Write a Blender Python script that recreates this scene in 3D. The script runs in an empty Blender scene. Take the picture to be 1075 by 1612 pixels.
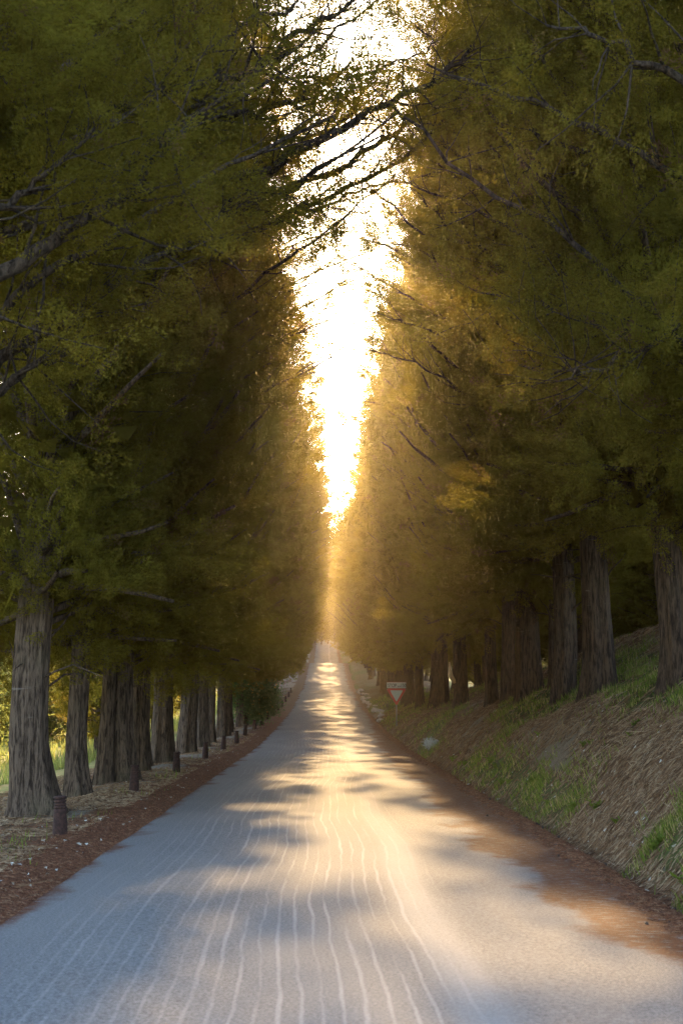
import bpy, math, random
import numpy as np
from mathutils import Vector, Matrix, noise as mnoise

SC = bpy.context.scene
COL = SC.collection
R = math.radians

# ------------------------------------------------------------------ camera, sky, sun, exposure
CAMZ, F = 1.6, 2239.0
cam_d = bpy.data.cameras.new('camera')
cam = bpy.data.objects.new('camera', cam_d); COL.objects.link(cam)
cam_d.sensor_fit = 'VERTICAL'; cam_d.sensor_height = 36.0; cam_d.sensor_width = 24.0; cam_d.lens = 50.0
cam_d.clip_start = 0.1; cam_d.clip_end = 6000
cam.location = (0, 0, CAMZ)
cam.rotation_euler = (R(90 + 7.53), 0, R(-0.627))
cam_d.dof.use_dof = True; cam_d.dof.focus_distance = 30.0; cam_d.dof.aperture_fstop = 4.0
SC.camera = cam

SUN_EL, SUN_AZ = 18.9, 0.2          # azimuth clockwise from +Y
world = bpy.data.worlds.new('World'); SC.world = world; world.use_nodes = True
nt = world.node_tree
bg = nt.nodes['Background']
sky = nt.nodes.new('ShaderNodeTexSky'); sky.sky_type = 'NISHITA'; sky.sun_disc = False
sky.sun_elevation = R(SUN_EL); sky.sun_rotation = R(SUN_AZ)
sky.air_density = 1.0; sky.dust_density = 1.6; sky.ozone_density = 1.0
nt.links.new(sky.outputs[0], bg.inputs[0]); bg.inputs[1].default_value = 0.15

sun_d = bpy.data.lights.new('sun', 'SUN'); sun = bpy.data.objects.new('sun', sun_d); COL.objects.link(sun)
sun_d.energy = 2.6; sun_d.angle = R(0.5); sun_d.color = (1.0, 0.65, 0.30)
sd = Vector((math.sin(R(SUN_AZ)) * math.cos(R(SUN_EL)), math.cos(R(SUN_AZ)) * math.cos(R(SUN_EL)), math.sin(R(SUN_EL))))
sun.rotation_euler = sd.to_track_quat('Z', 'Y').to_euler(); sun.location = (0, 0, 60)

vs = SC.view_settings
vs.view_transform = 'Standard'; vs.look = 'None'; vs.gamma = 1.0; vs.exposure = 2.9; vs.use_curve_mapping = False
cy = SC.cycles
cy.max_bounces = 8; cy.diffuse_bounces = 5; cy.transmission_bounces = 4; cy.volume_bounces = 0; cy.glossy_bounces = 2
cy.use_denoising = True; cy.denoising_prefilter = 'NONE'; cy.sample_clamp_indirect = 6.0
HAZE = 0.00034

# ------------------------------------------------------------------ helpers
def at(px, py, y):
    """the point seen at a pixel of the 1075x1612 photograph, at distance y along the road"""
    v = Vector(((px - 537.5) / F, (806 - py) / F, -1.0))
    v = cam.rotation_euler.to_matrix() @ v
    return Vector((0, 0, CAMZ)) + v * (y / v.y)

def tag(o, label=None, cat=None, group=None, kind=None):
    if label: o['label'] = label
    if cat: o['category'] = cat
    if group: o['group'] = group
    if kind: o['kind'] = kind
    return o

def link(name, me, mat=None, parent=None):
    o = bpy.data.objects.new(name, me); COL.objects.link(o)
    if mat is not None and not len(me.materials): me.materials.append(mat)
    if parent is not None: o.parent = parent
    return o

def empty(name, loc, rz=0.0):
    o = bpy.data.objects.new(name, None); COL.objects.link(o)
    o.location = loc; o.rotation_euler = (0, 0, rz); o.empty_display_size = 0.2
    return o

def mesh_np(name, verts, faces, smooth=False, attrs=None, domain='FACE'):
    """verts (n,3), faces (m,k) with constant k"""
    verts = np.ascontiguousarray(verts, dtype=np.float32); faces = np.ascontiguousarray(faces, dtype=np.int32)
    me = bpy.data.meshes.new(name)
    m, k = faces.shape
    me.vertices.add(len(verts)); me.vertices.foreach_set('co', verts.ravel())
    me.loops.add(m * k); me.loops.foreach_set('vertex_index', faces.ravel())
    me.polygons.add(m); me.polygons.foreach_set('loop_start', np.arange(0, m * k, k, dtype=np.int32))
    try: me.polygons.foreach_set('loop_total', np.full(m, k, dtype=np.int32))
    except Exception: pass
    me.update(calc_edges=True)
    me.polygons.foreach_set('use_smooth', np.full(m, bool(smooth)))
    for an, av in (attrs or {}).items():
        a = me.attributes.new(an, 'FLOAT', domain); a.data.foreach_set('value', np.ascontiguousarray(av, dtype=np.float32))
    return me

class MB:
    """collects quad/tri pieces as plain lists"""
    def __init__(s): s.v = []; s.f = []
    def add(s, vs_, fs):
        n = len(s.v); s.v += [tuple(v) for v in vs_]; s.f += [tuple(i + n for i in f) for f in fs]
    def tube(s, pts, rad, seg=8, cap=True):
        pts = [Vector(p) for p in pts]; n = len(pts); vs_ = []; fs = []
        for i, p in enumerate(pts):
            d = (pts[min(i + 1, n - 1)] - pts[max(i - 1, 0)]).normalized()
            u = d.cross(Vector((0.13, 1, 0.07))).normalized(); w = d.cross(u)
            for k in range(seg):
                a = 2 * math.pi * k / seg
                vs_.append(p + (u * math.cos(a) + w * math.sin(a)) * rad[i])
        for i in range(n - 1):
            for k in range(seg):
                a, b = i * seg + k, i * seg + (k + 1) % seg
                fs.append((a, b, b + seg, a + seg))
        if cap:
            fs.append(tuple(range(seg))[::-1]); fs.append(tuple((n - 1) * seg + k for k in range(seg)))
        s.add(vs_, fs)
    def box(s, c, h, rot=None):
        c = Vector(c); m = rot or Matrix.Identity(3)
        vs_ = [c + m @ Vector((x * h[0], y * h[1], z * h[2])) for x in (-1, 1) for y in (-1, 1) for z in (-1, 1)]
        s.add(vs_, [(0, 1, 3, 2), (4, 6, 7, 5), (0, 4, 5, 1), (2, 3, 7, 6), (0, 2, 6, 4), (1, 5, 7, 3)])
    def lathe(s, prof, seg=20):
        vs_ = []; fs = []
        for (r, z) in prof:
            for k in range(seg):
                a = 2 * math.pi * k / seg; vs_.append((r * math.cos(a), r * math.sin(a), z))
        for i in range(len(prof) - 1):
            for k in range(seg):
                a, b = i * seg + k, i * seg + (k + 1) % seg
                fs.append((a, b, b + seg, a + seg))
        fs.append(tuple(range(seg))[::-1]); fs.append(tuple((len(prof) - 1) * seg + k for k in range(seg)))
        s.add(vs_, fs)
    def mesh(s, name, smooth=True):
        me = bpy.data.meshes.new(name); me.from_pydata(s.v, [], s.f); me.update()
        me.polygons.foreach_set('use_smooth', np.full(len(me.polygons), smooth))
        return me
    def build(s, name, mat, parent=None, smooth=True):
        return link(name, s.mesh(name, smooth), mat, parent)

# value noise in numpy
def vnoise(x, y, seed=0, z=None):
    x = np.asarray(x, dtype=np.float64); y = np.asarray(y, dtype=np.float64)
    xi = np.floor(x).astype(np.int64); yi = np.floor(y).astype(np.int64)
    xf = x - xi; yf = y - yi
    xf = xf * xf * (3 - 2 * xf); yf = yf * yf * (3 - 2 * yf)
    def h(a, b):
        n = (a * 374761393 + b * 668265263 + seed * 1442695041) & 0xFFFFFFFF
        n = ((n ^ (n >> 13)) * 1274126177) & 0xFFFFFFFF
        return ((n ^ (n >> 16)) & 0xFFFF) / 65535.0
    return (h(xi, yi) * (1 - xf) + h(xi + 1, yi) * xf) * (1 - yf) + (h(xi, yi + 1) * (1 - xf) + h(xi + 1, yi + 1) * xf) * yf
def fbm(x, y, seed=0, o=4):
    r = 0; a = 0.5; t = 0
    for i in range(o):
        r = r + a * vnoise(x * 2 ** i, y * 2 ** i, seed + i * 17); t += a; a *= 0.5
    return r / t
def sstep(a, b, x):
    t = np.clip((x - a) / (b - a), 0, 1); return t * t * (3 - 2 * t)

# ------------------------------------------------------------------ materials
def mat_new(name):
    m = bpy.data.materials.new(name); m.use_nodes = True
    n = m.node_tree; p = n.nodes['Principled BSDF']; return m, n, p
class G:
    """tiny node-graph helper"""
    def __init__(s, n): s.n = n
    def node(s, t, **kw):
        x = s.n.nodes.new(t)
        for k, v in kw.items(): setattr(x, k, v)
        return x
    def setin(s, sock, v):
        if isinstance(v, bpy.types.NodeSocket): s.n.links.new(v, sock)
        elif v is not None: sock.default_value = v
    def math(s, op, a, b=None, c=None, clamp=False):
        x = s.node('ShaderNodeMath', operation=op, use_clamp=clamp)
        s.setin(x.inputs[0], a); s.setin(x.inputs[1], b)
        if c is not None: s.setin(x.inputs[2], c)
        return x.outputs[0]
    def noise(s, vec, scale, detail=3, rough=0.55, dist=0.0):
        x = s.node('ShaderNodeTexNoise'); s.setin(x.inputs['Vector'], vec); x.inputs['Scale'].default_value = scale
        x.inputs['Detail'].default_value = detail; x.inputs['Roughness'].default_value = rough; x.inputs['Distortion'].default_value = dist
        return x.outputs[0]
    def ramp(s, v, a, b):
        x = s.node('ShaderNodeMapRange'); x.interpolation_type = 'SMOOTHSTEP'
        s.setin(x.inputs[0], v); s.setin(x.inputs[1], a); s.setin(x.inputs[2], b); return x.outputs[0]
    def mix(s, f, a, b, mode='MIX'):
        x = s.node('ShaderNodeMix', data_type='RGBA', blend_type=mode)
        s.setin(x.inputs[0], f)
        s.setin(x.inputs[6], a if isinstance(a, bpy.types.NodeSocket) else (*a, 1)); s.setin(x.inputs[7], b if isinstance(b, bpy.types.NodeSocket) else (*b, 1))
        return x.outputs[2]
    def scalev(s, vec, sc):
        x = s.node('ShaderNodeVectorMath', operation='MULTIPLY'); s.setin(x.inputs[0], vec); x.inputs[1].default_value = sc; return x.outputs[0]
    def attr(s, name):
        return s.node('ShaderNodeAttribute', attribute_name=name).outputs['Fac']
    def bump(s, h, strength, dist):
        x = s.node('ShaderNodeBump'); s.setin(x.inputs['Height'], h); x.inputs['Strength'].default_value = strength; x.inputs['Distance'].default_value = dist
        return x.outputs[0]

def leafy(name, c0, c1, c_dead, transl=0.58, dead_at=0.93):
    m, n, p = mat_new(name); g = G(n)
    t = g.attr('tint')
    oi = g.node('ShaderNodeObjectInfo')
    geo = g.node('ShaderNodeNewGeometry')
    nz = g.noise(geo.outputs['Position'], 0.7, 2)
    f = g.math('MULTIPLY_ADD', nz, 0.9, g.math('MULTIPLY_ADD', oi.outputs['Random'], 0.3, g.math('MULTIPLY', t, 0.5)))
    f = g.math('SUBTRACT', f, 0.45, clamp=True)
    c = g.mix(f, c0, c1)
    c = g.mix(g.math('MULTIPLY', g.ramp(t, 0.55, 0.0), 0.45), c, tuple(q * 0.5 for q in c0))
    c = g.mix(g.ramp(t, dead_at, dead_at + 0.02), c, c_dead)
    d = g.node('ShaderNodeBsdfDiffuse'); n.links.new(c, d.inputs[0])
    tr = g.node('ShaderNodeBsdfTranslucent')
    hs = g.node('ShaderNodeHueSaturation'); hs.inputs['Saturation'].default_value = 1.1; hs.inputs['Value'].default_value = 2.4
    n.links.new(c, hs.inputs['Color']); n.links.new(hs.outputs[0], tr.inputs[0])
    mx = g.node('ShaderNodeMixShader'); mx.inputs[0].default_value = transl
    n.links.new(d.outputs[0], mx.inputs[1]); n.links.new(tr.outputs[0], mx.inputs[2])
    n.links.new(mx.outputs[0], n.nodes['Material Output'].inputs[0]); n.nodes.remove(p)
    return m

M_LEAF = leafy('cypress_foliage', (0.090, 0.069, 0.015), (0.130, 0.120, 0.024), (0.095, 0.06, 0.032), dead_at=0.965)
M_BUSH = leafy('bush_leaves', (0.05, 0.09, 0.03), (0.10, 0.15, 0.05), (0.25, 0.2, 0.05), 0.45)
M_OLIVE = leafy('olive_leaves', (0.13, 0.15, 0.05), (0.22, 0.24, 0.08), (0.3, 0.26, 0.09), 0.5)
M_GRASS = leafy('grass_blades', (0.10, 0.13, 0.025), (0.18, 0.22, 0.05), (0.3, 0.24, 0.11), 0.4, 0.8)
M_SILVER = leafy('silver_leaves', (0.42, 0.45, 0.44), (0.6, 0.62, 0.6), (0.3, 0.3, 0.24), 0.2)

def bark_mat(name, c0, c1, c2):
    m, n, p = mat_new(name); g = G(n)
    tc = g.node('ShaderNodeTexCoord').outputs['Object']
    v = g.scalev(tc, (1, 1, 0.13))
    a = g.noise(v, 26, 5, 0.6, 0.4); b = g.noise(v, 75, 3, 0.6); w = g.noise(tc, 1.6, 3)
    h = g.math('MULTIPLY_ADD', b, 0.35, a)
    c = g.mix(g.ramp(h, 0.50, 0.80), c0, c1)
    c = g.mix(g.math('MULTIPLY', g.ramp(w, 0.5, 0.75), 0.5), c, c2)
    # pale horizontal ring scars
    hb = g.noise(g.scalev(tc, (1.2, 1.2, 9)), 1.0, 3)
    c = g.mix(g.math('MULTIPLY', g.ramp(hb, 0.66, 0.74), 0.4), c, (0.27, 0.23, 0.2))
    n.links.new(c, p.inputs['Base Color']); p.inputs['Roughness'].default_value = 0.9; p.inputs['Specular IOR Level'].default_value = 0.15
    n.links.new(g.bump(h, 1.0, 0.05), p.inputs['Normal'])
    return m
M_BARK = bark_mat('cypress_bark', (0.026, 0.016, 0.011), (0.150, 0.102, 0.072), (0.105, 0.085, 0.05))
M_BARKR = bark_mat('dark_cypress_bark', (0.020, 0.012, 0.008), (0.100, 0.062, 0.040), (0.075, 0.055, 0.03))
M_LIMB = bark_mat('limb_bark', (0.018, 0.012, 0.009), (0.085, 0.06, 0.045), (0.06, 0.05, 0.03))
M_TWIG = bark_mat('bush_bark', (0.06, 0.05, 0.04), (0.16, 0.13, 0.10), (0.13, 0.12, 0.08))

def simple(name, col, rough=0.6, nscale=20, var=0.25, metal=0.0, bump=0.3):
    m, n, p = mat_new(name); g = G(n)
    tc = g.node('ShaderNodeTexCoord').outputs['Object']
    a = g.noise(tc, nscale, 5, 0.6)
    lo = tuple(c * (1 - var) for c in col); hi = tuple(min(1, c * (1 + var)) for c in col)
    n.links.new(g.mix(g.ramp(a, 0.3, 0.7), lo, hi), p.inputs['Base Color'])
    p.inputs['Roughness'].default_value = rough; p.inputs['Metallic'].default_value = metal
    n.links.new(g.bump(a, bump, 0.01), p.inputs['Normal'])
    return m
M_BOLL = simple('rusty_bollard', (0.046, 0.019, 0.013), 0.95, 30, 0.5)
M_BOLLG = simple('weathered_bollard', (0.12, 0.09, 0.07), 0.8, 30, 0.4)
M_SRED = simple('sign_red', (0.55, 0.04, 0.03), 0.45, 8, 0.08, 0, 0.02)
M_SWHITE = simple('sign_white', (0.62, 0.66, 0.64), 0.45, 8, 0.08, 0, 0.02)
M_SBLACK = simple('sign_black', (0.02, 0.02, 0.02), 0.5, 8, 0.1, 0, 0.02)
M_GALV = simple('galvanised_steel', (0.35, 0.36, 0.36), 0.5, 15, 0.2, 0.6, 0.05)
M_STONE = simple('pale_stone', (0.42, 0.39, 0.34), 0.9, 9, 0.3, 0, 0.6)
M_DSTONE = simple('dark_stone', (0.12, 0.11, 0.10), 0.9, 12, 0.4, 0, 0.6)
M_CONE = simple('cone_scales', (0.05, 0.03, 0.02), 0.9, 60, 0.5, 0, 0.8)
M_SPOT = simple('bright_spot', (0.65, 0.45, 0.25), 0.8, 25, 0.2, 0, 0.4)  # pale tone standing in for the bright spot by a right trunk

def litter_mat(name, cols):
    m, n, p = mat_new(name); g = G(n)
    t = g.attr('tint'); cr = g.node('ShaderNodeValToRGB')
    while len(cr.color_ramp.elements) < len(cols): cr.color_ramp.elements.new(0.5)
    for i, c in enumerate(cols):
        cr.color_ramp.elements[i].position = i / (len(cols) - 1); cr.color_ramp.elements[i].color = (*c, 1)
    n.links.new(t, cr.inputs[0]); n.links.new(cr.outputs[0], p.inputs['Base Color'])
    p.inputs['Roughness'].default_value = 0.85; p.inputs['Specular IOR Level'].default_value = 0.2
    return m
M_STRAW = litter_mat('dry_straw', [(0.07, 0.035, 0.018), (0.16, 0.085, 0.042), (0.26, 0.155, 0.085), (0.40, 0.29, 0.18)])
M_NEEDLE = litter_mat('fallen_needles', [(0.06, 0.025, 0.015), (0.14, 0.05, 0.025), (0.21, 0.09, 0.045), (0.28, 0.17, 0.1)])
M_PALELEAF = litter_mat('pale_fallen_leaves', [(0.2, 0.15, 0.1), (0.45, 0.4, 0.33), (0.6, 0.58, 0.52)])

def road_mat():
    m, n, p = mat_new('worn_asphalt'); g = G(n)
    pos = g.node('ShaderNodeNewGeometry').outputs['Position']
    sp = g.node('ShaderNodeSeparateXYZ'); n.links.new(pos, sp.inputs[0]); X, Y = sp.outputs[0], sp.outputs[1]
    def yvec(s, xs=0.0):
        c = g.node('ShaderNodeCombineXYZ'); n.links.new(g.math('MULTIPLY', Y, s), c.inputs[1]); n.links.new(g.math('MULTIPLY', X, xs), c.inputs[0]); return c.outputs[0]
    fine = g.noise(pos, 48, 5, 0.85); mid = g.noise(pos, 14, 4, 0.6); big = g.noise(g.scalev(pos, (1, 0.35, 1)), 0.55, 3)
    base = g.mix(g.ramp(fine, 0.3, 0.72), (0.055, 0.057, 0.059), (0.225, 0.227, 0.230))
    base = g.mix(g.math('MULTIPLY', g.ramp(big, 0.35, 0.7), 0.35), base, (0.23, 0.226, 0.218))
    # seal lines: wavy pale ridges running along the road
    w1 = g.math('MULTIPLY', g.math('SUBTRACT', g.noise(yvec(0.07, 0.02), 1.0, 1), 0.5), 1.0)
    w2 = g.math('MULTIPLY', g.math('SUBTRACT', g.noise(yvec(0.40, 1.6), 1.0, 2), 0.5), 0.11)
    w3 = g.math('MULTIPLY', g.math('SUBTRACT', g.noise(yvec(2.2, 4.5), 1.0, 3), 0.5), 0.03)
    u = g.math('ADD', X, g.math('ADD', w1, g.math('ADD', w2, w3)))
    s = g.math('SINE', g.math('MULTIPLY', u, 2 * math.pi / 0.118))
    wid = g.noise(yvec(0.35, 6.0), 1.0, 3)
    lo = g.math('MULTIPLY_ADD', wid, -1.6, 1.42)
    st = g.ramp(s, lo, g.math('ADD', lo, 0.6))
    mask = g.math('MULTIPLY', g.ramp(X, 1.15, 0.45), g.ramp(X, -2.35, -1.6))
    brk = g.ramp(g.noise(yvec(0.35, 3.0), 1.0, 3), 0.2, 0.55)
    st = g.math('MULTIPLY', g.math('MULTIPLY', st, mask), g.math('MULTIPLY', brk, g.math('MULTIPLY_ADD', mid, 0.5, 0.62)))
    col = g.mix(g.math('MULTIPLY', st, g.math('MULTIPLY_ADD', g.ramp(X, -2.2, 0.3), 0.24, 0.16)), base, (0.44, 0.43, 0.415))
    # smooth pale wheel band right of centre
    band = g.math('MULTIPLY', g.ramp(g.math('ABSOLUTE', g.math('SUBTRACT', g.math('ADD', X, w1), 0.75)), 0.26, 0.05), 0.35)
    col = g.mix(band, col, (0.33, 0.32, 0.305))
    # fallen-needle dirt creeping in from both edges
    e1 = g.noise(g.scalev(pos, (0.9, 0.55, 1)), 1.0, 5, 0.62)
    er = g.math('ADD', X, g.math('MULTIPLY', g.math('SUBTRACT', e1, 0.5), 2.1))
    er = g.math('SUBTRACT', er, g.math('MULTIPLY', g.ramp(Y, 35, 90), 0.8))
    er = g.math('SUBTRACT', er, g.math('MULTIPLY', g.ramp(Y, 11.5, 8.0), 0.6))
    dr = g.ramp(er, 1.45, 1.85)
    el = g.math('ADD', g.math('MULTIPLY', X, -1), g.math('MULTIPLY', g.math('SUBTRACT', e1, 0.5), 1.2))
    dl = g.ramp(el, 2.18, 2.42)
    dirt = g.math('MULTIPLY', g.math('MAXIMUM', dr, dl), g.ramp(g.noise(g.scalev(pos, (0.6, 1.4, 1)), 14, 6, 0.75), 0.30, 0.52))
    dcol = g.mix(g.ramp(g.noise(pos, 60, 4, 0.75), 0.3, 0.7), (0.045, 0.016, 0.009), (0.14, 0.052, 0.022))
    col = g.mix(dirt, col, dcol)
    n.links.new(col, p.inputs['Base Color'])
    p.inputs['Roughness'].default_value = 0.92; p.inputs['Specular IOR Level'].default_value = 0.08
    h = g.math('ADD', g.math('MULTIPLY', fine, 0.5), g.math('MULTIPLY', st, 0.25))
    n.links.new(g.bump(h, 0.5, 0.012), p.inputs['Normal'])
    return m

def ground_mat():
    m, n, p = mat_new('ground_soil'); g = G(n)
    pos = g.node('ShaderNodeNewGeometry').outputs['Position']
    a = g.noise(pos, 18, 5, 0.7); b = g.noise(pos, 55, 4, 0.75); c_ = g.noise(pos, 2.2, 3)
    soil = g.mix(g.ramp(a, 0.3, 0.7), (0.075, 0.042, 0.024), (0.20, 0.12, 0.07))
    soil = g.mix(g.math('MULTIPLY', g.ramp(b, 0.45, 0.7), 0.6), soil, (0.22, 0.16, 0.10))
    need = g.mix(g.ramp(b, 0.3, 0.7), (0.065, 0.026, 0.015), (0.22, 0.095, 0.048))
    pale = g.mix(g.ramp(b, 0.3, 0.7), (0.13, 0.105, 0.08), (0.34, 0.30, 0.24))
    gras = g.mix(g.ramp(a, 0.3, 0.7), (0.05, 0.06, 0.02), (0.10, 0.12, 0.035))
    fld = g.mix(g.ramp(c_, 0.3, 0.7), (0.30, 0.24, 0.10), (0.17, 0.20, 0.05))
    col = g.mix(g.ramp(g.math('MULTIPLY_ADD', a, 0.5, g.attr('needle')), 0.5, 0.9), soil, need)
    col = g.mix(g.ramp(g.math('MULTIPLY_ADD', a, 0.5, g.attr('pale')), 0.6, 1.0), col, pale)
    col = g.mix(g.ramp(g.math('MULTIPLY_ADD', b, 0.5, g.attr('green')), 0.6, 1.0), col, gras)
    col = g.mix(g.attr('field'), col, fld)
    n.links.new(col, p.inputs['Base Color']); p.inputs['Roughness'].default_value = 0.95; p.inputs['Specular IOR Level'].default_value = 0.1
    h = g.math('ADD', a, g.math('MULTIPLY', b, 0.5))
    n.links.new(g.bump(h, 0.7, 0.04), p.inputs['Normal'])
    return m
M_ROAD = road_mat(); M_GROUND = ground_mat()

# ------------------------------------------------------------------ terrain
PY = [-2000, 48, 64, 75, 100, 118, 131, 140, 150, 165, 185, 200, 210, 225, 250, 310, 350, 420, 600, 3000]
PZ = [0, 0, 0.20, 0.42, 0.98, 1.75, 2.42, 2.45, 2.80, 3.75, 5.45, 6.75, 6.95, 6.6, 6.6, 11.6, 17, 30, 62, 300]
def prof(y):
    y = np.asarray(y, dtype=np.float64)
    return (np.interp(y, PY, PZ) + np.interp(y - 4, PY, PZ) + np.interp(y + 4, PY, PZ)) / 3
def scale_bank(y): return np.interp(y, [0, 35, 45, 75, 100, 150, 250], [1.05, 1.0, 0.86, 0.55, 0.36, 0.25, 0.2])
def zg(x, y, fine=True):
    x = np.asarray(x, dtype=np.float64); y = np.asarray(y, dtype=np.float64)
    b = prof(y); S = scale_bank(y)
    # right: shoulder, little ditch, bank, plateau
    foot = 2.88 + 0.12 * (vnoise(y * 0.35, y * 0, 5) - 0.5)
    t = x - foot
    bank = np.where(t > 0, 0.70 * np.minimum(t, 4.55) + 0.06 * np.clip(t - 4.55, 0, 60), 0)
    bank = bank + 0.28 * sstep(0.2, 1.2, t) * (1 - sstep(1.0, 4.5, t))
    bank = bank * S - 0.12 * np.exp(-((t - 0.02) / 0.16) ** 2)
    bank = bank + sstep(0.3, 1.0, t) * (1 - sstep(7, 9, t)) * 0.35 * (fbm(x * 0.9 + 3, y * 0.45, 9, 3) - 0.5) * S
    # left: shoulder, tree strip, then drops to the field
    l = -x
    left = 0.05 * sstep(2.35, 2.9, l) - 0.10 * sstep(3.6, 4.8, l) - 0.35 * sstep(4.8, 8.0, l)
    left = left + sstep(2.5, 3.2, l) * (1 - sstep(7, 9, l)) * 0.10 * (fbm(x * 1.1, y * 0.7, 21, 3) - 0.5)
    far = sstep(9, 40, np.abs(x)) * (fbm(x * 0.02, y * 0.02, 31, 2) - 0.5) * 3.0
    z = b + np.where(x > 0, bank, 0) + np.where(x < 0, left, 0) + far
    if fine:
        m = sstep(2.2, 2.7, np.abs(x + 0.1))
        z = z + m * 0.05 * (fbm(x * 5, y * 5, 41, 3) - 0.5)
    z = z - 0.03 * (1 - sstep(2.25, 2.6, np.abs(x - 0.05)))
    return z
def Z(x, y): return float(zg(x, y, False))

xs = np.concatenate([-np.geomspace(2500, 9.2, 22), np.arange(-9, -5.5, 0.25), np.arange(-5.5, -2.0, 0.08), [-1.5, -0.75, 0, 0.75, 1.5],
                     np.arange(1.9, 7.8, 0.08), np.arange(7.9, 12, 0.3), np.geomspace(12.5, 2500, 22)])
ys = np.concatenate([[-2000, -400, -100, -30, -10, 0, 4], np.arange(6, 42, 0.14), np.arange(42, 80, 0.4), np.arange(80, 160, 1.0), np.arange(160, 360, 4), np.geomspace(365, 3000, 14)])
XX, YY = np.meshgrid(xs, ys)
ZZ = zg(XX, YY)
nv, nu = XX.shape
idx = np.arange(nv * nu).reshape(nv, nu)
faces = np.stack([idx[:-1, :-1], idx[:-1, 1:], idx[1:, 1:], idx[1:, :-1]], -1).reshape(-1, 4)
def patches(x, y):
    """how green the ground is at a place (0..1)"""
    t = x - 2.88
    stripe = np.exp(-((t - 0.35) / 0.35) ** 2) * sstep(0.35, 0.6, fbm(x * 0.3, y * 0.25, 77, 2))
    p = sstep(0.50, 0.66, fbm(x * 0.55, y * 0.22, 61, 3)) * sstep(0.2, 0.5, t) * (1 - sstep(4.6, 5.2, t))
    up = np.exp(-((t - 2.9) / 0.9) ** 2) * sstep(17, 19, y) * (1 - sstep(25, 28, y))
    far = sstep(55, 70, y) * 0.55 * sstep(0.1, 0.5, t) * (1 - sstep(4, 5, t))
    L = sstep(0.66, 0.76, fbm(x * 0.9, y * 0.5, 91, 3)) * 0.5 * (x < -2.6)
    return np.clip(np.maximum.reduce([stripe * 0.95, p * 0.85, up * 0.9, far, L]), 0, 1)
xa, ya = XX.ravel(), YY.ravel()
needle = np.clip(1 - sstep(2.7, 3.6, -xa) * 0.75, 0, 1) * (xa < 0) + (xa > 0) * (1 - sstep(2.75, 3.0, xa))
needle = needle * (1 - 0.7 * sstep(55, 100, ya)) * (0.6 + 0.6 * fbm(xa * 0.8, ya * 0.5, 13, 3))
pale = (xa < 0) * sstep(2.9, 3.7, -xa) * (1 - sstep(5.5, 6.5, -xa)) * sstep(0.35, 0.6, fbm(xa * 0.7, ya * 0.45, 15, 3)) + (xa > 2.9) * 0.55 * sstep(0.45, 0.65, fbm(xa * 0.8, ya * 0.3, 16, 3))
field = sstep(5.3, 6.6, -xa) + sstep(8.6, 10.5, xa)
me = mesh_np('ground', np.stack([xa, ya, ZZ.ravel()], -1), faces, True,
             {'needle': needle, 'pale': pale, 'green': patches(xa, ya), 'field': np.clip(field, 0, 1)}, 'POINT')
tag(link('ground', me, M_GROUND), kind='structure')

# road: one sheet a little above the ground, wavering edges
ry = np.concatenate([np.arange(-30, 6, 2), np.arange(6, 60, 0.25), np.arange(60, 170, 1.0), np.arange(170, 420, 3)])
us = np.linspace(0, 1, 41)
el = -2.34 + 0.10 * (fbm(ry * 0.5, ry * 0, 51, 3) - 0.5)
er = 2.62 + 0.15 * (fbm(ry * 0.4, ry * 0, 52, 3) - 0.5)
bell = sstep(132, 144, ry) * (1 - 0.55 * sstep(165, 215, ry))
el = el - bell * 1.0; er = er + bell * 0.8
RX = el[:, None] * (1 - us) + er[:, None] * us; RY = np.repeat(ry[:, None], 41, 1)
RZ = prof(RY) + 0.004 + 0.025 * np.cos(np.clip(RX / 2.4, -1.2, 1.2) * math.pi / 2) - 0.01
i2 = np.arange(RX.size).reshape(RX.shape)
rf = np.stack([i2[:-1, :-1], i2[:-1, 1:], i2[1:, 1:], i2[1:, :-1]], -1).reshape(-1, 4)
tag(link('road', mesh_np('road', np.stack([RX.ravel(), RY.ravel(), RZ.ravel()], -1), rf, True), M_ROAD), kind='structure')

# ------------------------------------------------------------------ foliage
def unit(v): return v / np.maximum(np.linalg.norm(v, axis=-1, keepdims=True), 1e-9)

def plume_proto(rng, n=90, length=0.55, leaf=0.095, width=0.024, spread=0.75):
    """one cypress spray: thin pointed scales fanned round a curved axis pointing +Z"""
    t = rng.random(n) ** 0.8
    ph = rng.random(n) * 2 * np.pi
    rad = np.stack([np.cos(ph), np.sin(ph), np.zeros(n)], -1)
    root = np.stack([0.10 * t ** 2, np.zeros(n), t * length], -1) + rad * (0.02 + 0.09 * np.sin(t * np.pi) * rng.random(n))[:, None]
    d = unit(np.stack([np.zeros(n), np.zeros(n), np.ones(n)], -1) + rad * (spread * (0.4 + rng.random(n)))[:, None])
    L = leaf * (0.6 + 0.8 * rng.random(n))
    side = unit(np.cross(d, unit(rng.normal(size=(n, 3)))))
    w = width * (0.6 + 0.8 * rng.random(n))
    mid = root + d * (L * 0.35)[:, None]
    a = mid - side * w[:, None]; b = mid + side * w[:, None]; c = root + d * L[:, None]
    return np.stack([a, b, c], 1)

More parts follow.
